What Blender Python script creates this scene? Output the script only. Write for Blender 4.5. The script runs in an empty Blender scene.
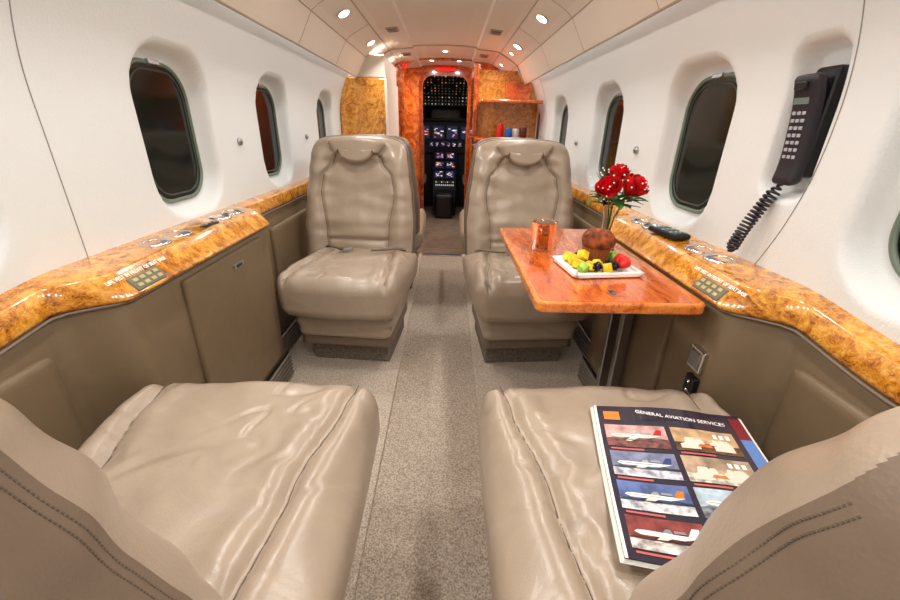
import bpy, bmesh, math, random
from mathutils import Vector, Matrix, noise
random.seed(7)
scene=bpy.context.scene
COL=scene.collection
def S(c):
    o=[]
    for v in c:
        v=v/255.0
        o.append(v/12.92 if v<=0.04045 else ((v+0.055)/1.055)**2.4)
    return (o[0],o[1],o[2],1.0)
# ---------------------------------------------------------------- materials
def mat(name,col,rough=.5,metal=0,bump=0,bscale=200,var=0,vscale=8,coat=0,emit=None,es=0,trans=0,ior=1.45,spec=.5,col2=None,sheen=0):
    m=bpy.data.materials.new(name); m.use_nodes=True
    nt=m.node_tree; N=nt.nodes; L=nt.links
    b=N['Principled BSDF']
    b.inputs['Base Color'].default_value=S(col)
    b.inputs['Roughness'].default_value=rough
    b.inputs['Metallic'].default_value=metal
    b.inputs['Coat Weight'].default_value=coat
    b.inputs['Coat Roughness'].default_value=.06
    b.inputs['Transmission Weight'].default_value=trans
    b.inputs['IOR'].default_value=ior
    b.inputs['Specular IOR Level'].default_value=spec
    b.inputs['Sheen Weight'].default_value=sheen
    if emit:
        b.inputs['Emission Color'].default_value=S(emit); b.inputs['Emission Strength'].default_value=es
    tc=N.new('ShaderNodeTexCoord')
    if var or col2:
        n=N.new('ShaderNodeTexNoise'); n.inputs['Scale'].default_value=vscale; n.inputs['Detail'].default_value=5
        L.new(tc.outputs['Object'],n.inputs['Vector'])
        r=N.new('ShaderNodeValToRGB')
        c1=[max(0,v*(1-var)) for v in col]; c2=col2 or [min(255,v*(1+var)) for v in col]
        r.color_ramp.elements[0].color=S(c1); r.color_ramp.elements[0].position=.35
        r.color_ramp.elements[1].color=S(c2); r.color_ramp.elements[1].position=.65
        L.new(n.outputs['Fac'],r.inputs['Fac']); L.new(r.outputs['Color'],b.inputs['Base Color'])
    if bump:
        n2=N.new('ShaderNodeTexNoise'); n2.inputs['Scale'].default_value=bscale; n2.inputs['Detail'].default_value=3
        L.new(tc.outputs['Object'],n2.inputs['Vector'])
        bp=N.new('ShaderNodeBump'); bp.inputs['Strength'].default_value=bump; bp.inputs['Distance'].default_value=.002
        L.new(n2.outputs['Fac'],bp.inputs['Height']); L.new(bp.outputs['Normal'],b.inputs['Normal'])
    return m
def leather(name,col,rough=.36,d=.006,coat=0):
    m=mat(name,col,rough,spec=.55,coat=coat)
    nt=m.node_tree; N=nt.nodes; L=nt.links; b=N['Principled BSDF']
    b.inputs['Coat Roughness'].default_value=.3
    tc=N.new('ShaderNodeTexCoord')
    v=N.new('ShaderNodeTexVoronoi'); v.inputs['Scale'].default_value=420
    n=N.new('ShaderNodeTexNoise'); n.inputs['Scale'].default_value=12; n.inputs['Detail'].default_value=5; n.inputs['Distortion'].default_value=1.0
    L.new(tc.outputs['Object'],v.inputs['Vector']); L.new(tc.outputs['Object'],n.inputs['Vector'])
    b1=N.new('ShaderNodeBump'); b1.inputs['Strength'].default_value=.16; b1.inputs['Distance'].default_value=.0008
    b2=N.new('ShaderNodeBump'); b2.inputs['Strength'].default_value=.35; b2.inputs['Distance'].default_value=d
    L.new(v.outputs['Distance'],b1.inputs['Height']); L.new(n.outputs['Fac'],b2.inputs['Height'])
    L.new(b2.outputs['Normal'],b1.inputs['Normal']); L.new(b1.outputs['Normal'],b.inputs['Normal'])
    r=N.new('ShaderNodeValToRGB')
    r.color_ramp.elements[0].color=S([c*.97 for c in col]); r.color_ramp.elements[0].position=.3
    r.color_ramp.elements[1].color=S([min(255,c*1.03) for c in col]); r.color_ramp.elements[1].position=.7
    L.new(n.outputs['Fac'],r.inputs['Fac']); L.new(r.outputs['Color'],b.inputs['Base Color'])
    return m
def burl(name,dark,mid,light,scale=9,coat=.8,stretch=(1,1,1)):
    m=mat(name,mid,.25,coat=coat)
    nt=m.node_tree; N=nt.nodes; L=nt.links; b=N['Principled BSDF']
    tc=N.new('ShaderNodeTexCoord'); mp=N.new('ShaderNodeMapping'); mp.inputs['Scale'].default_value=stretch
    L.new(tc.outputs['Object'],mp.inputs['Vector'])
    n=N.new('ShaderNodeTexNoise'); n.inputs['Scale'].default_value=scale; n.inputs['Detail'].default_value=8; n.inputs['Distortion'].default_value=2.5
    n2=N.new('ShaderNodeTexNoise'); n2.inputs['Scale'].default_value=scale*5; n2.inputs['Detail'].default_value=6; n2.inputs['Distortion'].default_value=3
    L.new(mp.outputs['Vector'],n.inputs['Vector']); L.new(mp.outputs['Vector'],n2.inputs['Vector'])
    mx=N.new('ShaderNodeMath'); mx.operation='MULTIPLY_ADD'; mx.inputs[1].default_value=.45
    ml=N.new('ShaderNodeMath'); ml.operation='MULTIPLY'; ml.inputs[1].default_value=.55
    L.new(n.outputs['Fac'],ml.inputs[0]); L.new(n2.outputs['Fac'],mx.inputs[0]); L.new(ml.outputs[0],mx.inputs[2])
    r=N.new('ShaderNodeValToRGB'); e=r.color_ramp.elements
    e[0].color=S(dark); e[0].position=.36; e[1].color=S(light); e[1].position=.62
    k=e.new(.47); k.color=S(mid)
    L.new(mx.outputs[0],r.inputs['Fac']); L.new(r.outputs['Color'],b.inputs['Base Color'])
    return m
M={}
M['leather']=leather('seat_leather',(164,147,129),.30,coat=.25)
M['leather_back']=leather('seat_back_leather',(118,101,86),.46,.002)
M['leather_panel']=leather('sidewall_leather',(116,98,74),.48,.002)
M['thread']=mat('stitch_thread',(96,82,70),.8)
M['louvre']=mat('vent_louvre',(120,110,98),.5)
M['seam']=mat('dark_seam_leather',(96,82,69),.7)  # darker tone for the sewn seam lines
M['wall']=mat('ivory_suede',(226,229,228),.9,bump=.4,bscale=240,sheen=.2)
M['ceil']=mat('beige_headliner',(240,231,219),.6,bump=.1,bscale=200)
M['ceil2']=mat('headliner_trim',(176,163,146),.6)
M['burl']=burl('golden_burl',(120,62,8),(200,124,28),(238,178,76),scale=15,coat=1)
M['tablewood']=burl('table_wood',(156,60,16),(200,92,34),(222,122,56),scale=6,coat=1,stretch=(2.5,.6,1))
M['tableedge']=burl('table_edge_wood',(170,80,20),(222,120,44),(240,150,70),scale=12,coat=1)
M['redburl']=burl('red_burl',(110,32,6),(190,80,20),(226,126,46),scale=9,coat=1)
def carpet(name,a,bb):
    m=mat(name,a,.95)
    nt=m.node_tree; N=nt.nodes; L=nt.links; b=N['Principled BSDF']
    tc=N.new('ShaderNodeTexCoord')
    n=N.new('ShaderNodeTexNoise'); n.inputs['Scale'].default_value=230; n.inputs['Detail'].default_value=4
    v=N.new('ShaderNodeTexVoronoi'); v.inputs['Scale'].default_value=210
    L.new(tc.outputs['Object'],n.inputs['Vector']); L.new(tc.outputs['Object'],v.inputs['Vector'])
    r=N.new('ShaderNodeValToRGB'); r.color_ramp.elements[0].color=S(a); r.color_ramp.elements[0].position=.34
    r.color_ramp.elements[1].color=S(bb); r.color_ramp.elements[1].position=.64
    L.new(n.outputs['Fac'],r.inputs['Fac']); L.new(r.outputs['Color'],b.inputs['Base Color'])
    bp=N.new('ShaderNodeBump'); bp.inputs['Strength'].default_value=.8; bp.inputs['Distance'].default_value=.004
    L.new(v.outputs['Distance'],bp.inputs['Height']); L.new(bp.outputs['Normal'],b.inputs['Normal'])
    return m
M['carpet']=carpet('loop_carpet',(162,146,130),(224,209,192))
M['carpet_d']=carpet('aisle_carpet',(146,131,116),(210,195,178))
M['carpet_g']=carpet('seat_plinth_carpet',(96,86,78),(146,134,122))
M['black']=mat('black_plastic',(18,18,20),.4)
M['grille']=mat('outlet_grille',(96,96,98),.4)
M['dark']=mat('cockpit_black',(18,18,21),.6)
M['glassdark']=mat('night_window_glass',(16,24,20),.1,spec=.4)
M['winframe']=mat('window_frame',(108,122,106),.35)
M['winframe2']=mat('window_gasket',(62,70,62),.4)
M['chrome']=mat('chrome',(215,215,215),.15,metal=1)
M['steel']=mat('brushed_steel',(170,172,175),.3,metal=1)
M['cup']=mat('cup_well_shade',(96,106,116),.35,metal=.3)  # recess shade painted into the colour; the well is a flat disc
M['ctrl']=mat('control_pad',(104,108,98),.4)
M['btn']=mat('amber_button',(186,166,104),.4)
M['white']=mat('white_porcelain',(244,244,240),.2,coat=.5)
M['whitepaint']=mat('white_lettering',(252,250,244),.6)
M['cream']=mat('cream_panel',(222,213,198),.5)
M['lamp']=mat('lamp_lens',(255,250,235),.4,emit=(255,246,228),es=9)
M['redlamp']=mat('red_sign',(190,20,10),.4,emit=(255,30,12),es=.6)
M['phone']=mat('handset_plastic',(44,40,46),.35)
M['phonekey']=mat('handset_key',(175,178,185),.4)
M['glass']=mat('clear_glass',(255,255,255),.02,trans=1,ior=1.3)
M['amber']=mat('amber_drink',(235,120,30),.03,trans=.92,ior=1.15)
M['rose']=mat('rose_petal',(205,10,26),.5,var=.2,vscale=40)
M['leaf']=mat('leaf_green',(48,98,36),.5,var=.2,vscale=60)
M['tinywhite']=mat('babys_breath',(245,245,235),.7)
M['muffin']=mat('muffin_top',(118,56,22),.8,var=.4,vscale=60,bump=1,bscale=120)
M['muffincup']=mat('muffin_paper',(150,84,40),.8)
M['yellow']=mat('pineapple_fruit',(246,200,40),.4,var=.12,vscale=90)
M['green']=mat('melon_fruit',(150,185,60),.4,var=.1,vscale=90)
M['red']=mat('strawberry_fruit',(215,36,22),.35,bump=.6,bscale=150)
M['berry']=mat('blackberry_fruit',(26,16,30),.25)
M['vinyl']=mat('entry_vinyl',(128,112,96),.35,var=.1,vscale=14)
def emis(name,c,s): return mat(name,c,.5,emit=c,es=s)
M['scrblue']=emis('screen_blue',(90,120,190),.8)
M['scrwhite']=emis('screen_white',(220,220,225),.9)
M['scrmag']=emis('screen_magenta',(220,130,150),.8)
M['scrorange']=emis('screen_orange',(240,160,90),.8)
M['scrdark']=emis('screen_dark',(34,38,70),.6)
M['swdim']=emis('switch_dim',(170,160,140),.2)
M['belt']=mat('belt_webbing',(120,106,92),.8)
# ---------------------------------------------------------------- helpers
def empty(name,loc=(0,0,0),rz=0,parent=None):
    e=bpy.data.objects.new(name,None); COL.objects.link(e); e.location=loc; e.rotation_euler=(0,0,rz); e.empty_display_size=.05
    if parent: e.parent=parent
    return e
def link(me,name,parent=None,smooth=True):
    o=bpy.data.objects.new(name,me); COL.objects.link(o)
    if parent: o.parent=parent
    return o
def mk(name,verts,faces,mats,parent=None,smooth=True,fm=None):
    me=bpy.data.meshes.new(name); me.from_pydata([tuple(v) for v in verts],[],faces)
    if not isinstance(mats,(list,tuple)): mats=[mats]
    for m in mats: me.materials.append(m)
    bm=bmesh.new(); bm.from_mesh(me); bmesh.ops.recalc_face_normals(bm,faces=bm.faces); bm.to_mesh(me); bm.free()
    for i,p in enumerate(me.polygons):
        p.use_smooth=smooth
        if fm: p.material_index=fm[i]
    return link(me,name,parent)
def box(name,x0,x1,y0,y1,z0,z1,m,bev=.004,parent=None,rot=None,seg=3):
    cx,cy,cz=(x0+x1)/2,(y0+y1)/2,(z0+z1)/2
    hx,hy,hz=abs(x1-x0)/2,abs(y1-y0)/2,abs(z1-z0)/2
    bm=bmesh.new(); bmesh.ops.create_cube(bm,size=2)
    for v in bm.verts: v.co=Vector((v.co.x*hx,v.co.y*hy,v.co.z*hz))
    if bev>0: bmesh.ops.bevel(bm,geom=bm.edges[:],offset=min(bev,hx*.95,hy*.95,hz*.95),segments=seg,profile=.5,affect='EDGES')
    me=bpy.data.meshes.new(name); bm.to_mesh(me); bm.free(); me.materials.append(m)
    o=link(me,name,parent); o.location=(cx,cy,cz)
    if rot: o.rotation_euler=rot
    return o
def rbox(name,h,r,m,n=24,deform=None,parent=None,loc=(0,0,0),rot=None,mats=None,fmf=None):
    vs=[];fs=[];idx={}
    def vid(p):
        k=(round(p[0],5),round(p[1],5),round(p[2],5))
        if k not in idx: idx[k]=len(vs); vs.append(Vector(p))
        return idx[k]
    for ax in range(3):
        for s in (-1,1):
            g=[]
            for i in range(n+1):
                row=[]
                for j in range(n+1):
                    p=[0,0,0]; p[ax]=s; p[(ax+1)%3]=-1+2*i/n; p[(ax+2)%3]=-1+2*j/n
                    row.append(vid(p))
                g.append(row)
            for i in range(n):
                for j in range(n):
                    fs.append((g[i][j],g[i+1][j],g[i+1][j+1],g[i][j+1]))
    out=[]; pre=[]
    for v in vs:
        p=Vector((v.x*h[0],v.y*h[1],v.z*h[2]))
        q=Vector([max(-(h[k]-r),min(h[k]-r,p[k])) for k in range(3)])
        d=p-q
        if d.length>1e-9: p=q+d.normalized()*r
        pre.append(p.copy())
        if deform: p=deform(p)
        out.append(p)
    fm=None
    if fmf: fm=[fmf(sum((pre[i] for i in f),Vector())/4) for f in fs]
    o=mk(name,out,fs,mats or m,parent,fm=fm)
    o.location=loc
    if rot: o.rotation_euler=rot
    return o
def tube(name,pts,r,m,parent=None,cyc=False,res=2,smooth=False):
    cu=bpy.data.curves.new(name,'CURVE'); cu.dimensions='3D'; cu.bevel_depth=r; cu.bevel_resolution=res
    sp=cu.splines.new('POLY'); sp.points.add(len(pts)-1)
    for i,p in enumerate(pts): sp.points[i].co=(p[0],p[1],p[2],1)
    sp.use_cyclic_u=cyc; cu.materials.append(m); cu.use_fill_caps=True
    o=bpy.data.objects.new(name,cu); COL.objects.link(o)
    if parent: o.parent=parent
    return o
def lathe(name,prof,m,parent=None,loc=(0,0,0),n=40,fn=None):
    vs=[];fs=[];k=len(prof)
    for i in range(n):
        a=2*math.pi*i/n
        for (r,z) in prof:
            rr=r
            p=Vector((rr*math.cos(a),rr*math.sin(a),z))
            if fn: p=fn(p,a)
            vs.append(p)
    for i in range(n):
        for j in range(k-1):
            a=i*k+j; b=((i+1)%n)*k+j
            fs.append((a,b,b+1,a+1))
    o=mk(name,vs,fs,m,parent); 
    bm=bmesh.new(); bm.from_mesh(o.data); bmesh.ops.remove_doubles(bm,verts=bm.verts,dist=1e-5); bmesh.ops.recalc_face_normals(bm,faces=bm.faces); bm.to_mesh(o.data); bm.free()
    o.location=loc; return o
def sstep(a,b,x):
    t=max(0,min(1,(x-a)/(b-a))); return t*t*(3-2*t)
def interp(tab,x):
    if x<=tab[0][0]: return tab[0][1]
    for (a,va),(b,vb) in zip(tab,tab[1:]):
        if x<=b:
            t=(x-a)/(b-a); t=t*t*(3-2*t); return va+(vb-va)*t
    return tab[-1][1]
def text(name,s,size,m,parent,loc,mtx,ext=.0003,off=0):
    cu=bpy.data.curves.new(name,'FONT'); cu.body=s; cu.size=size; cu.align_x='CENTER'; cu.align_y='CENTER'; cu.extrude=ext; cu.offset=off
    cu.materials.append(m); o=bpy.data.objects.new(name,cu); COL.objects.link(o)
    o.matrix_world=Matrix.Translation(loc)@mtx.to_4x4()
    if parent: o.parent=parent
    return o
def frame(xdir,ydir):
    x=Vector(xdir).normalized(); y=Vector(ydir); y=(y-x*y.dot(x)).normalized(); z=x.cross(y)
    return Matrix((x,y,z)).transposed()
# ---------------------------------------------------------------- shell
Y0,Y1=-1.1,4.4
def wx(z):
    return .73-(.95*max(0,z-1.0)**2)
WINY=[-.80,-.13,.525,1.25,1.93,2.73,3.5]
WZ=.927
def rr_sdf(a,b,ha,hb,r):
    qa=abs(a)-(ha-r); qb=abs(b)-(hb-r)
    return math.hypot(max(qa,0),max(qb,0))+min(max(qa,qb),0)-r
PHY,PHZ=.86,.985
XW=wx(WZ)+.05
def wall_x(side,y,z):
    x=wx(z)
    for wy in WINY:
        if abs(y-wy)<.28:
            s=rr_sdf(y-wy,z-WZ,.137,.192,.09)
            k=1-sstep(0,.034,s)
            x=x+(XW-x)*k
    if side>0:
        s=rr_sdf(y-PHY,z-PHZ,.054,.135,.03)
        x+=.045*(1-sstep(-.006,.012,s))
    return x
def build_wall(side,name):
    ny=int((Y1-Y0)/.0085); nz=82
    vs=[];fs=[]
    for i in range(ny+1):
        y=Y0+(Y1-Y0)*i/ny
        for j in range(nz+1):
            z=.62+(.74)*j/nz
            vs.append((side*wall_x(side,y,z),y,z))
    for i in range(ny):
        for j in range(nz):
            a=i*(nz+1)+j; fs.append((a,a+nz+1,a+nz+2,a+1))
    return mk(name,vs,fs,M['wall'])
wl=build_wall(-1,'wall_left'); wr=build_wall(1,'wall_right')
def supershape(hy,hz,r,n=12):
    pts=[]
    for cx,cz,a0 in ((hy-r,hz-r,0),(-(hy-r),hz-r,90),(-(hy-r),-(hz-r),180),(hy-r,-(hz-r),270)):
        for i in range(n+1):
            a=math.radians(a0+90*i/n); pts.append((cx+r*math.cos(a),cz+r*math.sin(a)))
    return pts
wn=0
for side in (-1,1):
    for wy in WINY:
        wn+=1
        e=empty('window_%d'%wn)
        xx=side*(XW-.003)
        sh=supershape(.123,.175,.082)
        vs=[(xx,wy+a,WZ+b) for a,b in sh]+[(xx,wy,WZ)]
        mk('pane',vs,[(i,(i+1)%len(sh),len(sh)) for i in range(len(sh))],M['glassdark'],e,smooth=False)
        tube('frame',[(xx,wy+a*1.03,WZ+b*1.03) for a,b in sh],.006,M['winframe'],e,cyc=True)
        tube('gasket',[(xx-side*.001,wy+a*.9,WZ+b*.93) for a,b in sh],.0025,M['winframe2'],e,cyc=True)
        box('shade_tab',xx-side*.006-.005,xx-side*.006+.005,wy-.022,wy+.022,WZ+.176,WZ+.188,M['steel'],.002,e)
tn=0
def seam(side,y,z0=.69,z1=1.3,curve=0):
    pts=[]
    for i in range(41):
        z=z0+(z1-z0)*i/40
        yy=y+curve*max(0,(.98-z))**2*3
        pts.append((side*(wall_x(side,yy,z)-.0003),yy,z))
    return pts
sm=mat('wall_seam_gap',(140,138,132),.9)  # darker line drawn along the wall panel joints
for side,ys in ((-1,(.82,3.12,-.35)),(1,(.786,3.12,-.35))):
    for y in ys:
        tn+=1; tube('trim_%d'%tn,seam(side,y,curve=.3 if y==.786 else 0),.0010,sm)
for side in (-1,1):
    for y in (1.57,2.32):
        e=empty('wall_knob')
        o=lathe('knob',[(0,0),(.012,0),(.014,.004),(.011,.01),(0,.012)],M['steel'],e); 
        o.location=(side*(wx(.92)),y,.90); o.rotation_euler=(0,-side*math.pi/2,0)
# ceiling : smooth arc with a shallow raised centre channel
CP=[(.625,1.30),(.612,1.268),(.598,1.264),(.585,1.285),(.53,1.385),(.50,1.408),(.40,1.463),(.37,1.472),(.235,1.484),(.225,1.494),(.15,1.501),(0,1.505)]
prof=[(x,z) for x,z in CP]+[(-x,z) for x,z in CP[-2::-1]]
vs=[];fs=[]
ys=[Y0,0,1,2,3,Y1]
for y in ys:
    for x,z in prof: vs.append((x,y,z))
k=len(prof)
for i in range(len(ys)-1):
    for j in range(k-1): fs.append((i*k+j,(i+1)*k+j,(i+1)*k+j+1,i*k+j+1))
c=mk('ceiling',vs,fs,M['ceil'],smooth=False)
for side in (-1,1):
    tn+=1
    box('trim_%d'%tn,*(sorted((side*.56,side*.75))),Y0,Y1,1.345,1.365,M['wall'],0)
    for (x,z,r) in ((.53,1.384,.0022),(.40,1.4615,.0022),(.598,1.265,.004)):
        tn+=1; tube('trim_%d'%tn,[(side*x,Y0,z),(side*x,Y1,z)],r,M['ceil2'])
    for y in (.3,1.3,1.95,2.55):
        tn+=1; tube('trim_%d'%tn,[(side*x,y,z-.0005) for x,z in CP[2:7]],.0011,M['ceil2'])
for y in [1.0,3.35]:
    tn+=1; tube('trim_%d'%tn,[(x,y,z-.0005) for x,z in prof[2:-2]],.0012 if y!=3.35 else .008,M['ceil2'])
def add_area(name,loc,d,power,size,sizey=None,col=(1,.96,.91),shape='DISK',spread=math.pi,parent=None):
    L=bpy.data.lights.new(name,'AREA'); L.energy=power; L.color=col; L.shape=shape; L.size=size; L.spread=spread
    if sizey: L.size_y=sizey
    o=bpy.data.objects.new(name,L); COL.objects.link(o)
    z=-Vector(d).normalized(); y=Vector((0,1,0)); y=(y-z*y.dot(z)).normalized(); x=y.cross(z)
    o.matrix_world=Matrix.Translation(loc)@Matrix((x,y,z)).transposed().to_4x4()
    if parent: o.parent=parent
    return o
for side in (-1,1):
    nrm=Vector((-side*.48,0,-.877)).normalized()
    for y in (-.75,-.3,.15,.6,1.05,1.6,2.2,2.9,3.15,3.7,4.1):
        e=empty('reading_lamp')
        c0=Vector((side*.455,y,1.432))+nrm*.002
        big=.034 if y<3 else .022
        ring=[c0+Vector((0,1,0))*big*1.3*math.cos(a)+(nrm.cross(Vector((0,1,0)))).normalized()*big*.85*math.sin(a) for a in [2*math.pi*i/28 for i in range(28)]]
        tube('bezel',ring,.004,M['cream'],e,cyc=True)
        mk('lens',[p+nrm*.001 for p in ring]+[c0+nrm*.004],[(i,(i+1)%28,28) for i in range(28)],M['lamp'],e)
        add_area('lamp_light',c0+nrm*.012,nrm,2.05 if y<3 else 1.4,.07,spread=math.radians(150),parent=e)
    for y in (.9,1.9,2.75,3.6):
        e=empty('air_vent')
        x=side*.30; z=1.477
        rt=(0,math.atan2(.012,.135)*side,0)
        box('bezel',x-.035,x+.035,y-.05,y+.05,z-.006,z+.004,M['ceil2'],.004,e,rot=rt)
        box('grille',x-.024,x+.024,y-.038,y+.038,z-.009,z-.004,M['grille'],.002,e,rot=rt)
    add_area('cove_strip_light',(side*.638,1.6,1.325),(side*.2,0,-1),12.5,.03,5.2,col=(.95,.98,1),shape='RECTANGLE')
for x,y in ((0,3.6),(.12,4.05),(-.12,4.05)):
    e=empty('ceiling_downlight')
    lathe('bezel',[(0,-.002),(.022,-.002),(.026,0)],M['cream'],e,loc=(x,y,1.502-.003*abs(x)/.12))
    lathe('lens',[(0,-.005),(.017,-.004),(.018,0)],M['lamp'],e,loc=(x,y,1.500-.003*abs(x)/.12))
    add_area('downlight_light',(x,y,1.48),(0,0,-1),2.4,.04,parent=e)
# floor
box('floor',-.76,.76,Y0,3.15,-.04,0,M['carpet_d'],0)
for side in (-1,1):
    tn+=1; box('trim_%d'%tn,*sorted((side*.16,side*.74)),Y0,3.15,-.01,.014,M['carpet'],.006)
tn+=1; box('trim_%d'%tn,-.3,.3,3.12,3.17,-.02,.008,M['steel'],.003)
box('floor_entry',-.76,.76,3.15,5.9,-.04,.0,M['vinyl'],0)
LD=-.015
def kfun(y): return sstep(.66,.74,y)*(1-sstep(1.40,1.44,y))
def bfun(y): return .688-.088*kfun(y)
def drop(y): return LD-.028*sstep(0,1,(.74-y)/.28)
def sweep(name,fn,y0,y1,step,m,side):
    vs=[];fs=[];n=int((y1-y0)/step); k=None
    for i in range(n+1):
        y=y0+(y1-y0)*i/n
        P=fn(y); k=len(P)
        for x,z in P: vs.append((side*x,y,z))
    for i in range(n):
        for j in range(k-1): fs.append((i*k+j,(i+1)*k+j,(i+1)*k+j+1,i*k+j+1))
    return mk(name,vs,fs,m)
LA=[(.79,.713),(.73,.710),(.640,.7045),(.632,.7035),(.626,.700),(.590,.659),(.588,.655),(.591,.651),(.63,.65)]
LB=[(.79,.713),(.73,.710),(.703,.7035),(.697,.702),(.692,.698),(.688,.665),(.688,.658),(.690,.652),(.72,.65)]
def ledge(y):
    k=kfun(y); d=drop(y)
    return [(a[0]*k+b[0]*(1-k),a[1]*k+b[1]*(1-k)+d) for a,b in zip(LA,LB)]
def lower(y):
    b=bfun(y); d=drop(y)
    return [(b+.02,.665+d),(b+.006,.645+d),(b+.006,.42),(b+.014,.14),(b+.014,-.005)]
for side in (-1,1):
    tn+=1; sweep('trim_%d'%tn,ledge,Y0,3.07,.015,M['burl'],side)
    sweep('wall_lower_left' if side<0 else 'wall_lower_right',lower,Y0,3.07,.015,M['leather_panel'],side)
    tn+=1; tube('trim_%d'%tn,[(side*(bfun(y)-.002*kfun(y)),y,.647+drop(y)) for y in [Y0+.02*i for i in range(205)]],.003,M['leather_back'])
    for (y0,y1) in ((.20,.63),(1.62,2.3)):
        rbox('wall_armrest_pad',(.012,(y1-y0)/2,.12),.011,M['leather_panel'],n=20,loc=(side*.688,(y0+y1)/2,.45))
    e=empty('side_cabinet_door')
    box('door_leaf',*sorted((side*.594,side*.612)),.90,1.33,.14,.612,M['leather_panel'],.008,e)
    box('latch',*sorted((side*.590,side*.596)),1.12,1.18,.562,.579,M['steel'],.003,e)
    box('latch_grip',*sorted((side*.588,side*.592)),1.135,1.165,.566,.575,M['black'],.002,e)
    e=empty('floor_air_vent')
    for (xv,ya,yb) in ((.600,.95,1.40),(.680,1.45,2.2)):
        box('vent_back',*sorted((side*(xv-.005),side*xv)),ya,yb,.016,.125,M['black'],.002,e)
        for i in range(6):
            z=.028+.017*i
            tube('louvre',[(side*(xv-.009+.0),ya,z),(side*(xv-.009),yb,z)],.0052,M['louvre'],e)
    for y in ((.95,1.04,1.25,1.33) if side<0 else (.90,.985,1.23,1.31)):
        e=empty('cup_holder')
        zz=.7065+LD
        lathe('rim',[(.026,-.002),(.028,.003),(.031,.004),(.034,.001),(.034,-.004)],M['chrome'],e,loc=(side*.675,y,zz))
        lathe('well',[(0,.000),(.024,.000),(.027,.001)],M['cup'],e,loc=(side*.675,y,zz))
    e=empty('seat_control_panel')
    up=Vector((side*.036,0,.041)).normalized(); al=Vector((0,-side*1.0,0))
    F=frame(al,up); base=Vector((side*.6015,.80,.6725+LD))
    nrm=F.col[2]
    pl=box('plate',-.045,.045,-.016,.016,-.003,.003,M['ctrl'],.003,e); pl.matrix_world=Matrix.Translation(base)@F.to_4x4()
    for i in range(4):
        for j in range(2):
            b=box('button',-.0065,.0065,-.004,.004,-.0015,.0015,M['btn'],.001,e)
            b.matrix_world=Matrix.Translation(base+nrm*.0035+al*(-.030+.02*i)+up*(-.0065+.013*j))@F.to_4x4()
    text('lettering','LIFE VEST IN FRONT OF SEAT BASE',.0112,M['whitepaint'],e,base+up*.0225+nrm*.0016,F,.0005,.0002)
e=empty('ledge_switch_plate'); box('plate',-.665,-.645,1.12,1.19,.7035+LD,.7085+LD,M['black'],.002,e)
for i in range(3): box('switch',-.66,-.65,1.128+.02*i,1.14+.02*i,.708+LD,.712+LD,M['steel'],.001,e)
box('wall_aft',-.8,.8,Y0-.03,Y0,-.05,1.6,M['cream'],0)
# forward left partition
e=empty('forward_wardrobe')
box('body',-.728,-.40,3.1,3.75,0,1.262,M['burl'],.01,e)
box('upper',-.60,-.40,3.112,3.75,1.262,1.40,M['cream'],.01,e)
box('edge_trim',-.408,-.392,3.09,3.76,0,1.262,M['cream'],.004,e)
box('door_gap',-.72,-.45,3.096,3.10,.72,1.2,M['burl'],.003,e)
e=empty('galley_counter')
box('lower_body',.24,.70,3.1,3.75,0,.875,M['burl'],.01,e)
box('counter',.22,.705,3.08,3.75,.875,.895,M['tablewood'],.005,e)
box('wall_galley_side',.22,.26,3.38,3.78,.90,1.40,M['redburl'],.01)
box('wall_galley_back',.26,.72,3.42,3.46,.90,1.36,M['burl'],.004)
e=empty('galley_upper_cabinet')
box('shelf',.27,.70,3.14,3.415,1.13,1.15,M['tablewood'],.005,e)
box('upper_face',.46,.64,3.36,3.415,1.15,1.28,M['redburl'],.004,e)
cans=[((.42,3.25),(200,30,25),.10),((.48,3.22),(30,90,170),.07),((.54,3.26),(225,225,220),.07),((.59,3.22),(90,30,20),.08)]
for i,((x,y),c,h) in enumerate(cans):
    e=empty('drink_can',(x,y,.8955))
    lathe('can_body',[(0,0),(.024,0),(.026,.004),(.026,h-.012),(.022,h-.002)],mat('can_paint_%d'%i,c,.3),e)
    lathe('can_lid',[(0,h-.004),(.021,h-.004),(.0225,h),(.023,h-.003)],M['steel'],e)
def arch(x0,x1,z1,r,y,n=10):
    P=[(x0,0)]
    for i in range(n+1):
        a=math.pi-math.pi/2*i/n; P.append((x0+r+r*math.cos(a),z1-r+r*math.sin(a)))
    for i in range(n+1):
        a=math.pi/2-math.pi/2*i/n; P.append((x1-r+r*math.cos(a),z1-r+r*math.sin(a)))
    P.append((x1,0)); return P
def archslab(name,inn,out,y0,y1,m,parent=None):
    n=len(inn); vs=[]
    for y in (y0,y1):
        vs+=[(x,y,z) for x,z in inn]+[(x,y,z) for x,z in out]
    fs=[]
    for i in range(n-1):
        fs.append((i,i+1,n+i+1,n+i)); fs.append((2*n+i,2*n+i+1,3*n+i+1,3*n+i)); fs.append((i,i+1,2*n+i+1,2*n+i)); fs.append((n+i,n+i+1,3*n+i+1,3*n+i))
    return mk(name,vs,fs,m,parent,smooth=False)
archslab('wall_front',arch(-.22,.22,1.415,.09,0),arch(-.78,.78,1.60,.1,0),4.4,4.44,M['redburl'])
archslab('door_1',arch(-.225,.225,1.42,.09,0),arch(-.255,.255,1.45,.10,0),4.385,4.405,burl('door_frame_wood',(60,16,5),(130,44,10),(176,76,24)))
archslab('wall_vestibule',arch(-.36,.34,1.49,.14,0),arch(-.62,.62,1.53,.16,0),3.95,4.0,M['redburl'])
e=empty('lit_cabin_sign'); box('sign_housing',-.10,.10,4.375,4.39,1.455,1.485,M['redlamp'],.003,e)
e=empty('lit_door_sign'); box('sign_housing',-.37,-.33,3.93,3.95,1.42,1.45,M['redlamp'],.003,e)
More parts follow.
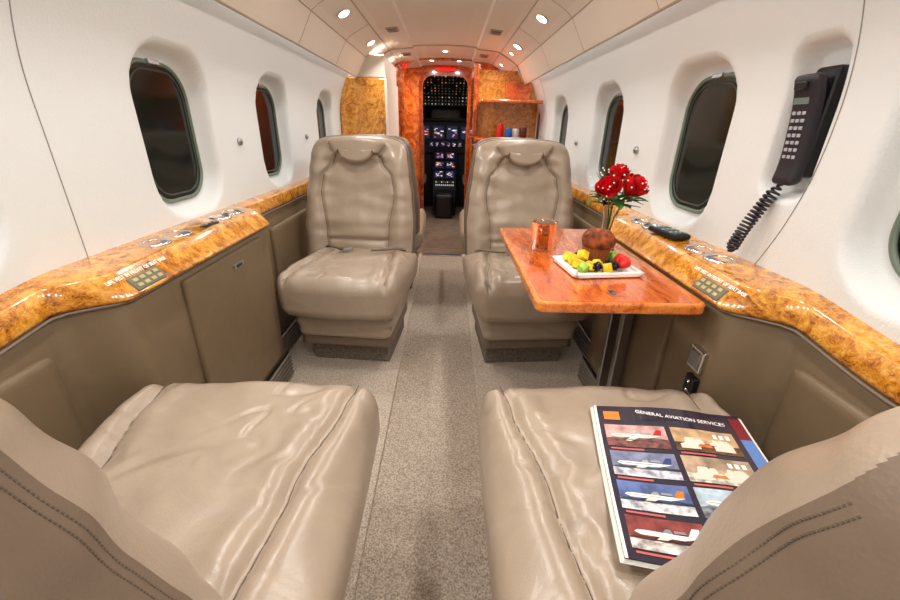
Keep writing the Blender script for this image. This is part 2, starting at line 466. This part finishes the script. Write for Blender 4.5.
# ---------------------------------------------------------------- cockpit
box('wall_cockpit_left',-.64,-.6,4.44,5.9,0,1.6,M['dark'],0)
box('wall_cockpit_right',.6,.64,4.44,5.9,0,1.6,M['dark'],0)
box('wall_cockpit_nose',-.64,.64,5.9,5.94,0,1.6,M['glassdark'],0)
box('ceiling_cockpit',-.64,.64,4.44,5.94,1.56,1.6,M['dark'],0)
e=empty('instrument_panel')
box('panel',-.58,.58,5.30,5.4,.66,1.02,M['dark'],.01,e)
box('panel_base',-.58,.58,5.33,5.4,.0,.67,M['dark'],.01,e)
box('glareshield',-.58,.58,5.27,5.42,1.02,1.06,M['dark'],.02,e)
def screen(x,y,z,w,h,par,rx=0,kind=0):
    s=empty('display',(x,y,z),0,par); s.rotation_euler=(rx,0,0)
    box('bezel',-w/2-.008,w/2+.008,-.004,.006,-h/2-.008,h/2+.008,M['black'],.003,s)
    box('face',-w/2,w/2,-.006,-.003,-h/2,h/2,M['scrdark'],.0,s)
    for i in range(9):
        a=random.uniform(-.4,.25)*w; b=random.uniform(-.4,.3)*h; ww=random.uniform(.1,.35)*w; hh=random.uniform(.04,.14)*h
        box('trace',a,a+ww,-.009,-.006,b,b+hh,random.choice([M['scrblue'],M['scrwhite'],M['scrmag'],M['scrorange'],M['scrwhite']]),0,s)
for x in (-.44,-.26,-.085,.085,.26,.44):
    screen(x,5.295,.90,.13,.14,e)
for x in (-.17,-.1,-.03,.04,.11,.18): screen(x,5.295,.765,.045,.05,e)
e=empty('center_pedestal')
pv=[(-.13,4.75,0),(.13,4.75,0),(.13,4.75,.30),(-.13,4.75,.30),(-.15,5.25,0),(.15,5.25,0),(.15,5.25,.70),(-.15,5.25,.70)]
mk('body',pv,[(0,1,2,3),(4,5,6,7),(0,1,5,4),(3,2,6,7),(0,3,7,4),(1,2,6,5)],M['dark'],e,smooth=False)
th=math.atan2(.40,.50)
for i,t in enumerate((.82,.58,.34)):
    for x in (-.065,.065):
        screen(x,4.75+.50*t-.01,.30+.40*t+.012,.10,.11,e,rx=-(math.pi/2-th))
for i in range(10):
    for j in range(2):
        box('knob',-.10+.022*i,-.092+.022*i,4.79+.04*j,4.80+.04*j,.335+.03*j,.35+.03*j,M['scrwhite'] if (i*j)%3==0 else M['steel'],.002,e)
box('jump_box',-.10,.10,4.55,4.73,0,.27,M['black'],.03,e)
e=empty('overhead_switch_panel'); 
mk('panel',[(-.3,4.75,1.50),(.3,4.75,1.50),(.3,5.25,1.30),(-.3,5.25,1.30),(-.3,5.27,1.19),(.3,5.27,1.19)],[(0,1,2,3),(3,2,5,4)],M['dark'],e,smooth=False)
for i in range(13):
    for j in range(7):
        if random.random()<.75:
            x=-.24+.04*i; t=j/7
            y=4.85+.4*t; z=1.46-.16*t-.004
            box('switch',x-.005,x+.005,y-.008,y+.004,z-.008,z,random.choice([M['swdim'],M['swdim'],M['swdim'],M['scrorange']]),.001,e)
for i in range(13):
    for j in range(3):
        x=-.24+.04*i; z=1.28-.035*j
        box('gauge',x-.005,x+.005,5.245,5.255,z-.005,z+.005,random.choice([M['swdim'],M['swdim'],M['swdim'],M['scrwhite']]),.001,e)
def pilot_seat(sx):
    e=empty('pilot_seat',(sx,4.8,0))
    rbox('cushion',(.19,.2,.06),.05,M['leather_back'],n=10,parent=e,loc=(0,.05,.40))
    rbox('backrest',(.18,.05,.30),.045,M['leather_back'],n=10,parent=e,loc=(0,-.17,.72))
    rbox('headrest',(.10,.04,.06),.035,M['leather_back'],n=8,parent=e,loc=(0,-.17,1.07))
    box('pedestal',-.12,.12,-.1,.2,0,.34,M['black'],.02,e)
pilot_seat(-.40); pilot_seat(.40)
# ---------------------------------------------------------------- seats
def cush_xs(y):
    return interp([(-.28,.125),(.0,.158),(.18,.192),(.27,.205)],y)
def cush_deform(p):
    x,y,z=p
    u=x/.252; v=y/.27
    y2=y+.024*(1-u*u)*max(0,v)
    x2=x*(1+.02*math.cos(v*1.5))
    if z>0:
        w=z/.08
        z2=z+w*(.026*(1-u*u)*(1-v*v)+.014*v)
        xs=cush_xs(y)
        ax=abs(x)
        z2+=w*.015*math.exp(-((ax-(xs+.034))/.028)**2)
        z2+=w*.008*math.exp(-((ax-(xs-.035))/.024)**2)
        z2-=w*.015*math.exp(-((ax-xs)/.009)**2)
        n1=noise.noise(Vector((x*6,y*11,1.3)))
        n2=noise.noise(Vector((x*16+3*n1,y*10,5)))
        n3=noise.noise(Vector(((x+y)*7,(x-y)*18,9)))
        n4=noise.noise(Vector((x*7,y*28+4*n1,2)))
        inn=1-sstep(xs-.02,xs,ax)
        z2+=w*(.009*n1+.004*n2)*(.4+.6*inn)
        r3=1-abs(n3)*3.6
        z2-=w*.006*max(0,r3)**2*(1-sstep(.3,.85,abs(u)))*sstep(-.1,.4,noise.noise(Vector((x*6,y*6,4))))
        z2-=w*.006*max(0,n4)*sstep(.3,.7,abs(u))
        z2-=w*.0035*max(0,math.sin(y*62+6*math.sin(x*9)))*math.exp(-((ax-xs+.03)/.022)**2)
    else: 
        z2=z; x2=x2*(1-.06*(-z/.08)); 
    return Vector((x2,y2,z2))
HB=.30
TH=.047
def bw(t):
    return interp([(0,1.0),(.35,1.02),(.55,.98),(.72,.92),(.86,.88),(1.0,.84)],t)
def seam_x(t):
    return interp([(0,.125),(.3,.135),(.58,.155),(.70,.145),(.80,.105),(.86,.092)],t)
def back_deform(p):
    x,y,z=p
    t=(z+HB)/(2*HB)
    x2=x*bw(t)
    u=x/.235
    z2=z-.034*abs(u)**4*sstep(.8,1,t)
    y2=y
    if y>0:
        w=y/TH
        y2+=w*.024*math.exp(-((abs(u)-.78)/.16)**2)*(1-sstep(.8,.95,t))
        y2+=w*.018*math.sin(math.pi*min(1,max(0,(t-.05)/.5)))*(1-u*u)
        if t<.86:
            y2-=w*.014*math.exp(-((abs(x2)-seam_x(t))/.009)**2)
        y2-=w*.010*math.exp(-((t-.22)/.018)**2)*(1-sstep(seam_x(t)-.01,seam_x(t)+.005,abs(x2)))
        n=noise.noise(Vector((x*8,z*20,3))); y2+=w*.007*n
        n=noise.noise(Vector((x*18,z*10,7))); y2+=w*.003*n
        y2+=w*.010*sstep(.80,.86,t)*(1-u*u)
    else:
        w=-y/TH
        y2-=w*.012*(1-u*u)
    y2-=.12*t
    return Vector((x2,y2,z2))
def make_seat():
    e=empty('passenger_seat')
    rbox('seat_cushion',(.252,.27,.08),.048,M['leather'],n=90,deform=cush_deform,parent=e,loc=(0,0,.360))
    BL=(0,-.215,.655)
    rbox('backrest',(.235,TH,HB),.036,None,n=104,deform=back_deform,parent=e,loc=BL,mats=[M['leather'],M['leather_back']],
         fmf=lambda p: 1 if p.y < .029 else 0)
    def hd(p):
        x,y,z=p; f=1+.34*(z/.05); 
        return Vector((x*f,y+.006*math.cos(x*15)-.12*z,z-.018*(x/.09)**2*(-1 if z<0 else .8)))
    rbox('headrest',(.092,.023,.058),.021,M['leather'],n=24,deform=hd,parent=e,loc=(0,-.262,.894))
    for s in (-1,1):
        pts=[]
        for i in range(46):
            y=-.22+.48*i/45
            q=cush_deform(Vector((s*cush_xs(y),y,.08))); pts.append((q.x,q.y,q.z+.360+.0005))
        tube('seat_seam',pts,.0014,M['seam'],e)
        pts=[]
        for i in range(46):
            t=.03+.83*i/45
            q=back_deform(Vector((s*seam_x(t)/bw(t),TH,-HB+2*HB*t))); pts.append((q.x,q.y+BL[1]+.0005,q.z+BL[2]))
        tube('back_seam',pts,.0014,M['seam'],e)
        for yy in (.023,.018):
            vs=[];fs=[]
            N_=175
            for i in range(N_):
                zz=[-HB+.02+(2*HB-.055)*(i+f)/N_ for f in (.1,.72)]
                for z in zz:
                    rr=.235-.036+math.sqrt(max(0,.036**2-max(0,yy-.011)**2))
                    q=back_deform(Vector((rr+.0003,yy,z)))
                    for dx,dy in ((-.0003,-.0004),(-.0003,.0004),(.0003,.0004),(.0003,-.0004)):
                        vs.append((s*(q.x+dx),q.y+dy,q.z))
                k=len(vs)-8
                fs+=[(k,k+1,k+2,k+3),(k+4,k+5,k+6,k+7),(k,k+1,k+5,k+4),(k+1,k+2,k+6,k+5),(k+2,k+3,k+7,k+6),(k+3,k,k+4,k+7)]
            o=mk('stitching',vs,fs,M['thread'],e,smooth=False); o.location=BL
    def sk(p): return Vector((p.x*(1-.05*(p.z<0)),p.y,p.z))
    rbox('leg_skirt',(.215,.215,.065),.03,M['leather'],n=20,deform=sk,parent=e,loc=(0,.0,.230))
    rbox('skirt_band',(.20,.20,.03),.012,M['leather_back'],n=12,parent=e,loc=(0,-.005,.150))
    box('seat_frame',-.17,.17,-.19,.12,.08,.135,M['black'],.01,e)
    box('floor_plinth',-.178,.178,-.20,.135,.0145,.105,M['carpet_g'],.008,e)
    for s in (-1,1):
        tube('lap_belt',[(s*.20,-.17,.450),(s*.17,-.14,.466),(s*.12,-.10,.470),(s*.06,-.06,.476)],.006,M['belt'],e)
    box('belt_buckle',.03,.075,-.075,-.045,.472,.487,M['steel'],.004,e,rot=(0,0,.5))
    return e
seat=make_seat()
BK=('backrest','stitching','back_seam','headrest')
def dup(e,loc,rz,sc=(1,1,1),skip=(),bs=1,bx=0):
    n=empty(e.name.split('.')[0],loc,rz); n.scale=sc
    for c in e.children:
        if skip and c.name.startswith(skip): continue
        o=c.copy(); COL.objects.link(o); o.parent=n
        if c.name.startswith(BK): o.scale.x*=bs; o.location.x+=bx
    return n
dup(seat,(-.36,1.65,0),math.pi-.09,(.94,1,.965),bs=1.17,bx=.044)
dup(seat,(.366,1.65,0),math.pi+.07,(.94,1,.965),bs=1.16,bx=-.034)
dup(seat,(-.35,2.56,0),0,(.95,1,.965))
dup(seat,(.36,2.56,0),0,(.95,1,.965))
s2=dup(seat,(.36,.46,0),0,skip=('lap_belt','belt_buckle'))
seat.location=(-.36,.46,0)
for c in list(seat.children):
    if c.name.startswith(('lap_belt','belt_buckle')): bpy.data.objects.remove(c)
for sd,s,d in ((seat,-1,(.012,-.034,-.036)),(s2,1,(.018,-.052,-.050))):
    for c in sd.children:
        if c.name.startswith(BK):
            c.location.x+=s*d[0]; c.location.y+=d[1]; c.location.z+=d[2]
# ---------------------------------------------------------------- table
TZ=.635
e=empty('folding_table')
def tshape(x0,x1,y0,y1,r):
    pts=[]
    for cx,cy,a0 in ((x1-r,y1-r,0),(x0+r,y1-r,90),(x0+r,y0+r,180),(x1-r,y0+r,270)):
        for i in range(9):
            a=math.radians(a0+90*i/8); pts.append((cx+r*math.cos(a),cy+r*math.sin(a)))
    return pts
def slab(name,pts,z0,z1,m,parent,bev=.004):
    bm=bmesh.new(); vs=[bm.verts.new((x,y,z0)) for x,y in pts]; f=bm.faces.new(vs)
    r=bmesh.ops.extrude_face_region(bm,geom=[f]); 
    for v in r['geom']:
        if isinstance(v,bmesh.types.BMVert): v.co.z=z1
    bmesh.ops.recalc_face_normals(bm,faces=bm.faces)
    ed=[x for x in bm.edges if abs(x.verts[0].co.z-x.verts[1].co.z)<1e-6]
    bmesh.ops.bevel(bm,geom=ed,offset=bev,segments=3,profile=.5,affect='EDGES')
    me=bpy.data.meshes.new(name); bm.to_mesh(me); bm.free(); me.materials.append(m)
    return link(me,name,parent)
slab('table_edge_band',tshape(.222,.586,.76,1.44,.022),TZ-.026,TZ-.0012,M['tableedge'],e,.006)
slab('table_top',tshape(.232,.576,.77,1.43,.014),TZ-.020,TZ,M['tablewood'],e,.0008)
box('fold_joint',.398,.401,.772,1.428,TZ-.001,TZ+.0006,M['redburl'],0,e)
box('hinge_1',.393,.406,.80,.83,TZ-.0005,TZ+.001,M['chrome'],0,e); box('hinge_2',.393,.406,1.36,1.39,TZ-.0005,TZ+.001,M['chrome'],0,e)
box('support_rail',.42,.586,.98,1.02,TZ-.05,TZ-.026,M['steel'],.004,e)
box('support_rail',.42,.586,1.28,1.32,TZ-.05,TZ-.026,M['steel'],.004,e)
box('support_leg',.555,.585,1.05,1.075,.16,TZ-.03,M['steel'],.004,e)
box('support_leg',.555,.585,1.13,1.155,.16,TZ-.03,M['steel'],.004,e)
e=empty('drinking_glass',(.315,1.15,TZ))
lathe('tumbler',[(0,.001),(.028,.001),(.030,.004),(.037,.085),(.0385,.086),(.036,.083),(.029,.010),(0,.008)],M['glass'],e)
lathe('drink',[(0,.011),(.0280,.011),(.0330,.058),(0,.058)],M['amber'],e)
for i,(x,y,z,a) in enumerate(((.01,.008,.056,.3),(-.012,.0,.060,1.1),(.004,-.014,.057,2))):
    box('ice_%d'%i,x-.010,x+.010,y-.010,y+.010,z-.010,z+.010,M['glass'],.003,e,rot=(a,a*.5,a))
e=empty('fruit_plate',(.42,.985,TZ),.12)
pl=slab('plate',tshape(-.09,.09,-.078,.078,.02),.002,.009,M['white'],e,.003)
for (a,b,c,d) in ((-.09,.09,-.078,-.066),(-.09,.09,.066,.078),(-.09,-.078,-.078,.078),(.078,.09,-.078,.078)):
    box('plate_rim',a,b,c,d,.006,.014,M['white'],.004,e)
def muff(p,a):
    if p.z>.042:
        n=noise.noise(p*60); n2=noise.noise(p*25)
        return p+Vector((p.x,p.y,p.z-.05)).normalized()*(.004*n+.006*n2)
    k=1+.05*math.cos(a*20); return Vector((p.x*k,p.y*k,p.z))
lathe('muffin_cup',[(0,0),(.025,0),(.035,.040),(.034,.0415)],M['muffincup'],e,loc=(.005,.022,.012),n=100,fn=muff)
lathe('muffin_crown',[(.032,.043),(.041,.047),(.044,.055),(.040,.070),(.030,.081),(.015,.087),(0,.089)],M['muffin'],e,loc=(.005,.022,.012),n=60,fn=muff)
rd=random.Random(3)
def blob(nm,x,y,z,r,m,sc=(1,1,1)):
    bm=bmesh.new(); bmesh.ops.create_icosphere(bm,subdivisions=2,radius=r)
    me=bpy.data.meshes.new(nm); bm.to_mesh(me); bm.free(); me.materials.append(m)
    for p in me.polygons: p.use_smooth=True
    o=link(me,nm,e); o.location=(x,y,z); o.scale=sc; return o
for (x,y,z) in ((-.062,-.02,.022),(-.058,.012,.022),(-.06,.040,.021),(-.04,-.045,.022),(-.018,-.036,.022),(.0,-.058,.021),(-.045,-.01,.040)):
    box('pineapple_chunk',x-.011,x+.011,y-.011,y+.011,z-.011,z+.011,M['yellow'],.003,e,rot=(rd.random(),rd.random()*.5,rd.random()*3))
for (x,y,z) in ((.055,.02,.023),(.060,-.004,.023),(.055,.048,.022),(-.06,-.052,.020)):
    box('melon_chunk',x-.012,x+.012,y-.011,y+.011,z-.011,z+.011,M['green'],.004,e,rot=(rd.random(),rd.random(),rd.random()*3))
for (x,y) in ((.035,-.034),(.062,-.030),(.052,-.056),(.030,-.058),(.062,-.050)):
    o=lathe('strawberry',[(0,0),(.006,.003),(.013,.016),(.014,.024),(.009,.030),(0,.030)],M['red'],e,loc=(x,y,.022),n=16); o.rotation_euler=(1.1,.2,x*60)
for (x,y) in ((.012,-.040),(-.028,-.060),(.016,-.060),(-.036,.03)):
    for k in range(12):
        a=k*2.4; zz=.006+.0015*k; r=.009*math.sin(math.pi*(k+1)/13)
        blob('blackberry_drupelet',x+r*math.cos(a),y+r*math.sin(a),.012+zz,.0045,M['berry'])
# vase
e=empty('rose_vase',(.505,1.16,TZ))
lathe('vase',[(0,.001),(.026,.001),(.028,.006),(.018,.06),(.017,.09),(.024,.13),(.029,.145),(.0275,.145),(.022,.128),(.015,.09),(.016,.06),(.024,.012),(0,.010)],M['glass'],e)
def rose(c,r,tilt):
    vs=[];fs=[]
    R=Matrix.Rotation(tilt[0],3,'X')@Matrix.Rotation(tilt[1],3,'Y')
    for layer in range(5):
        npet=[3,4,5,5,6][layer]; rad=r*[.22,.42,.62,.82,1.0][layer]; ht=r*[1.9,1.9,1.8,1.6,1.3][layer]
        for q in range(npet):
            a0=2*math.pi*q/npet+layer*.7; wdt=2*math.pi/npet*.75
            nn=7; base=len(vs)
            for i in range(nn):
                s=i/(nn-1)
                for j in range(nn):
                    tt=-1+2*j/(nn-1)
                    a=a0+tt*wdt*(.55+.45*math.sin(math.pi*min(1,s*.8+.1)))
                    rr=rad*(.35+.75*math.sin(s*math.pi*.55))*(1+ .06*tt*tt)
                    if s>.8: rr+=rad*.12*(s-.8)/.2*(layer/3)
                    zz=ht*s*(1-.14*tt*tt*s)-r*.7
                    vs.append(Vector(c)+R@Vector((rr*math.cos(a),rr*math.sin(a),zz)))
            for i in range(nn-1):
                for j in range(nn-1):
                    b=base+i*nn+j; fs.append((b,b+1,b+nn+1,b+nn))
    mk('rose_bloom',vs,fs,M['rose'],e)
heads=[((-.03,-.035,.180),.029,(.5,-.35)),((.036,-.03,.185),.031,(.4,.4)),((.012,.02,.216),.024,(.1,0))]
for c,r,t in heads:
    rose(c,r,t)
    tube('stem',[(0,0,.02),(c[0]*.25,c[1]*.25,.10),(c[0]*.7,c[1]*.7,.15),(c[0],c[1],c[2]-.015)],.0022,M['leaf'],e)
for i in range(30):
    a=rd.uniform(0,6.28); el=rd.uniform(-.3,.8); L=rd.uniform(.045,.075)
    b=Vector((.02*math.cos(a)+.005,.02*math.sin(a),rd.uniform(.13,.17))); d=Vector((math.cos(a)*math.cos(el),math.sin(a)*math.cos(el),math.sin(el)))
    sdir=d.cross(Vector((0,0,1))).normalized(); vs=[];fs=[]
    for k in range(7):
        s=k/6; w=.014*math.sin(math.pi*s)**.8
        cpt=b+d*L*s+Vector((0,0,-.012*s*s)); vs+=[cpt-sdir*w,cpt+Vector((0,0,-.002)),cpt+sdir*w]
    for k in range(6):
        o=k*3; fs+=[(o,o+1,o+4,o+3),(o+1,o+2,o+5,o+4)]
    mk('leaf',vs,fs,M['leaf'],e)
bv=bmesh.new()
for i in range(70):
    a=rd.uniform(0,6.28); r=rd.uniform(.02,.08)
    bmesh.ops.create_icosphere(bv,subdivisions=1,radius=.0025,matrix=Matrix.Translation((r*math.cos(a),r*math.sin(a)-.01,rd.uniform(.155,.24))))
me=bpy.data.meshes.new('filler'); bv.to_mesh(me); bv.free(); me.materials.append(M['tinywhite']); link(me,'babys_breath',e)
for i in range(12):
    a=i*.52; tube('filler_stem',[(0,0,.12),(.03*math.cos(a),.03*math.sin(a),.18),(.06*math.cos(a),.06*math.sin(a)-.01,.22)],.0006,M['leaf'],e)
# remote
e=empty('remote_control',(.665,1.12,.7085+LD),.15)
box('body',-.026,.026,-.06,.06,0,.016,M['black'],.006,e)
gk=mat('remote_key_green',(70,120,110),.4)
for i in range(3):
    for j in range(6):
        box('key',-.02+.015*i,-.011+.015*i,-.050+.017*j,-.041+.017*j,.015,.018,M['phonekey'] if j%2 else gk,.001,e)
# phone
e=empty('wall_phone')
px=wx(PHZ)
box('cradle',px+.012,px+.042,PHY-.028,PHY+.028,PHZ-.10,PHZ+.10,M['black'],.008,e)
def ph(p):
    x,y,z=p
    x2=x-.012*(abs(z)/.105)**3
    return Vector((x2,y*(1+.06*(abs(z)/.105)**2),z))
h=rbox('handset',(.014,.028,.102),.012,M['phone'],n=24,deform=ph,parent=e,loc=(px+.006,PHY+.002,PHZ-.014),rot=(0.0,-.10,0))
for i in range(3):
    for j in range(7):
        box('key',-.016,-.012,-.0165+.012*i,-.0085+.012*i,-.05+.0135*j,-.0435+.0135*j,M['phonekey'],.001,h)
box('display',-.0165,-.012,-.018,.018,.05,.066,mat('phone_lcd',(110,125,120),.3),.001,h)
box('earpiece',-.026,-.02,-.014,.014,.076,.09,M['black'],.002,h)
A=Vector((px+.004,PHY+.005,PHZ-.115)); Bm=Vector((px-.045,.87,.785)); C=Vector((.690,.895,.712))
pts=[]
nT=20
for i in range(nT*16+1):
    t=i/(nT*16)
    p=A*(1-t)**2+Bm*2*t*(1-t)+C*t*t
    tg=(Bm-A)*2*(1-t)+(C-Bm)*2*t; tg.normalize()
    n1=tg.cross(Vector((0,1,0))).normalized(); n2=tg.cross(n1)
    a=2*math.pi*nT*t; R_=.011*min(1,t*8+.1,(1-t)*8+.2)
    pts.append(p+n1*R_*math.cos(a)+n2*R_*math.sin(a))
tube('coiled_cord',pts,.0027,M['phone'],e)
# outlets
e=empty('wall_outlet')
lx=.606
box('socket_plate',lx-.012,lx+.002,.745,.795,.47,.525,M['chrome'],.004,e)
box('socket_insert',lx-.015,lx-.010,.752,.788,.478,.517,M['steel'],.003,e)
box('jack_plate',lx-.012,lx+.002,.748,.785,.405,.455,M['black'],.004,e)
for z in (.418,.440):
    o=lathe('jack',[(0,0),(.004,0),(.006,.003),(.004,.005)],M['chrome'],e,loc=(lx-.012,.766,z)); o.rotation_euler=(0,-math.pi/2,0)
# magazine
e=empty('magazine',(.408,.450,.472)); e.rotation_euler=(0.02,0,-.2)
mw,mh=.122,.150
gloss=mat('magazine_page',(38,30,48),.22,coat=.5)
paper=mat('magazine_paper',(225,222,215),.4)
def pz(u,v):
    return .014-.006*abs(u)**2+.006*math.sin(u*2.2+v*.7)+.004*v*v+.028*max(0,u-.55)**1.3
def page(name,u0,u1,v0,v1,dz,m,n=10,par=e):
    vs=[];fs=[]
    for i in range(n+1):
        for j in range(n+1):
            u=u0+(u1-u0)*i/n; v=v0+(v1-v0)*j/n
            vs.append((u*mw,v*mh,pz(u,v)+dz))
    for i in range(n):
        for j in range(n):
            a=i*(n+1)+j; fs.append((a,a+n+1,a+n+2,a+1))
    return mk(name,vs,fs,m,par)
def poly(name,pts,u0,v0,w,h,dz,m):
    vs=[((u0+a*w)*mw,(v0+b*h)*mh,pz(u0+a*w,v0+b*h)+dz) for a,b in pts]
    return mk(name,vs,[tuple(range(len(vs)))],m,e,smooth=False)
for k in range(4):
    page('page_%d'%k,-1-.015*k,1.0+.02*k,-1-.01*k,1,-.0012*(k+1),paper if k else gloss)
page('cover',-1,1,-1,1,0,gloss,24)
page('left_rule',-1,-.965,-1,1,.0004,M['whitepaint'])
page('right_column',.84,.995,-1,.95,.0005,mat('magazine_column_red',(120,34,40),.3))
page('right_column_photo',.845,.99,.1,.6,.0008,mat('magazine_column_sky',(90,130,190),.3))
skies=[((196,150,144),(110,66,62)),((190,156,116),(96,66,44)),((120,126,156),(180,180,190)),((170,146,120),(210,196,178)),((90,108,160),(196,196,206)),((170,188,200),(116,122,128)),((140,66,62),(190,184,180)),((182,146,110),(100,66,44))]
FUS=[(.08,.50),(.16,.43),(.70,.42),(.86,.50),(.92,.55),(.70,.56),(.22,.58),(.12,.56)]
FIN=[(.76,.54),(.84,.80),(.93,.80),(.90,.54)]
WNG=[(.42,.47),(.30,.26),(.38,.24),(.58,.46)]
WN2=[(.44,.56),(.50,.70),(.56,.70),(.58,.56)]
ENG=[(.60,.60),(.60,.67),(.74,.67),(.76,.60)]
STR=[(.12,.50),(.70,.485),(.86,.52),(.70,.505),(.14,.52)]
HIL=[(0,.34),(.12,.42),(.25,.38),(.42,.46),(.60,.38),(.78,.44),(1,.38),(1,.30),(0,.30)]
pi=0
for r in range(4):
    for c in range(2):
        u0=-.90+.87*c; w=.80; v1=.68-.41*r; h=.34; v0=v1-h
        sk,gr=skies[pi]; pi+=1
        page('photo_%d'%pi,u0,u0+w,v0,v1,.0005,mat('magazine_sky_%d'%pi,[x*.8 for x in sk],.25,col2=[min(255,x*1.15) for x in sk],vscale=45))
        page('photo_ground_%d'%pi,u0,u0+w,v0,v0+h*.36,.0008,mat('magazine_ground_%d'%pi,gr,.25,var=.3,vscale=80))
        if c==0 or r==2:
            poly('hills_%d'%pi,HIL,u0,v0,w,h,.0009,mat('magazine_hills_%d'%pi,[x*.5 for x in sk],.3,var=.3,vscale=60))
            poly('aircraft_far_wing_%d'%pi,WN2,u0,v0,w,h,.0010,M['steel'])
            poly('aircraft_body_%d'%pi,FUS,u0,v0,w,h,.0012,M['white'])
            tm=mat('tail_%d'%pi,[(180,30,40),(40,60,120),(200,120,40),(240,240,240)][r],.3)
            poly('aircraft_tail_%d'%pi,FIN,u0,v0,w,h,.0013,tm)
            poly('aircraft_stripe_%d'%pi,STR,u0,v0,w,h,.0014,tm)
            poly('aircraft_wing_%d'%pi,WNG,u0,v0,w,h,.0015,M['cream'])
            poly('aircraft_engine_%d'%pi,ENG,u0,v0,w,h,.0015,M['steel'])
        else:
            for q,(a,b) in enumerate(((.08,.10),(.60,.10),(.30,.30),(.55,.32))):
                s=.30 if q<2 else .16
                poly('cabin_seat_%d_%d'%(pi,q),[(a,b),(a+s,b),(a+s,b+s*.9),(a+s*.8,b+s*1.6),(a+s*.35,b+s*1.6),(a+s*.25,b+s*.8),(a,b+s*.6)],u0,v0,w,h,.0012,M['cream'])
            for q in range(3):
                poly('cabin_window_%d_%d'%(pi,q),[(.66+.1*q,.66),(.72+.1*q,.66),(.72+.1*q,.84),(.66+.1*q,.84)],u0,v0,w,h,.0012,M['whitepaint'])
            poly('cabin_table_%d'%pi,[(.34,.20),(.58,.20),(.54,.32),(.38,.32)],u0,v0,w,h,.0013,M['tablewood'])
        page('caption_%d'%pi,u0+.03,u0+.45,v0-.045,v0-.022,.0006,mat('caption_%d'%pi,(200,90,80),.5),3)
o=text('masthead','GENERAL AVIATION SERVICES',.0110,M['whitepaint'],None,Vector((0,0,0)),Matrix.Identity(3))
o.parent=e; o.location=(.018,.1235,.0235); o.rotation_euler=(0.05,.03,0)
page('masthead_mark',-.88,-.66,.76,.90,.001,mat('masthead_mark_orange',(235,120,30),.4),4)
# ---------------------------------------------------------------- camera
cam=bpy.data.cameras.new('camera'); cam.lens=16.0; cam.sensor_width=36; cam.clip_start=.02
co=bpy.data.objects.new('camera',cam); COL.objects.link(co)
p=math.radians(23.4)
co.matrix_world=Matrix.Translation((.03,0,.965))@Matrix.Rotation(-.014,4,'Z')@Matrix.Rotation(math.pi/2-p,4,'X')@Matrix.Rotation(math.radians(1.3),4,'Z')
scene.camera=co
w=bpy.data.worlds.new('world'); scene.world=w; w.use_nodes=True
w.node_tree.nodes['Background'].inputs['Color'].default_value=(.01,.012,.02,1); w.node_tree.nodes['Background'].inputs['Strength'].default_value=.3
scene.view_settings.view_transform='Standard'
scene.view_settings.exposure=0
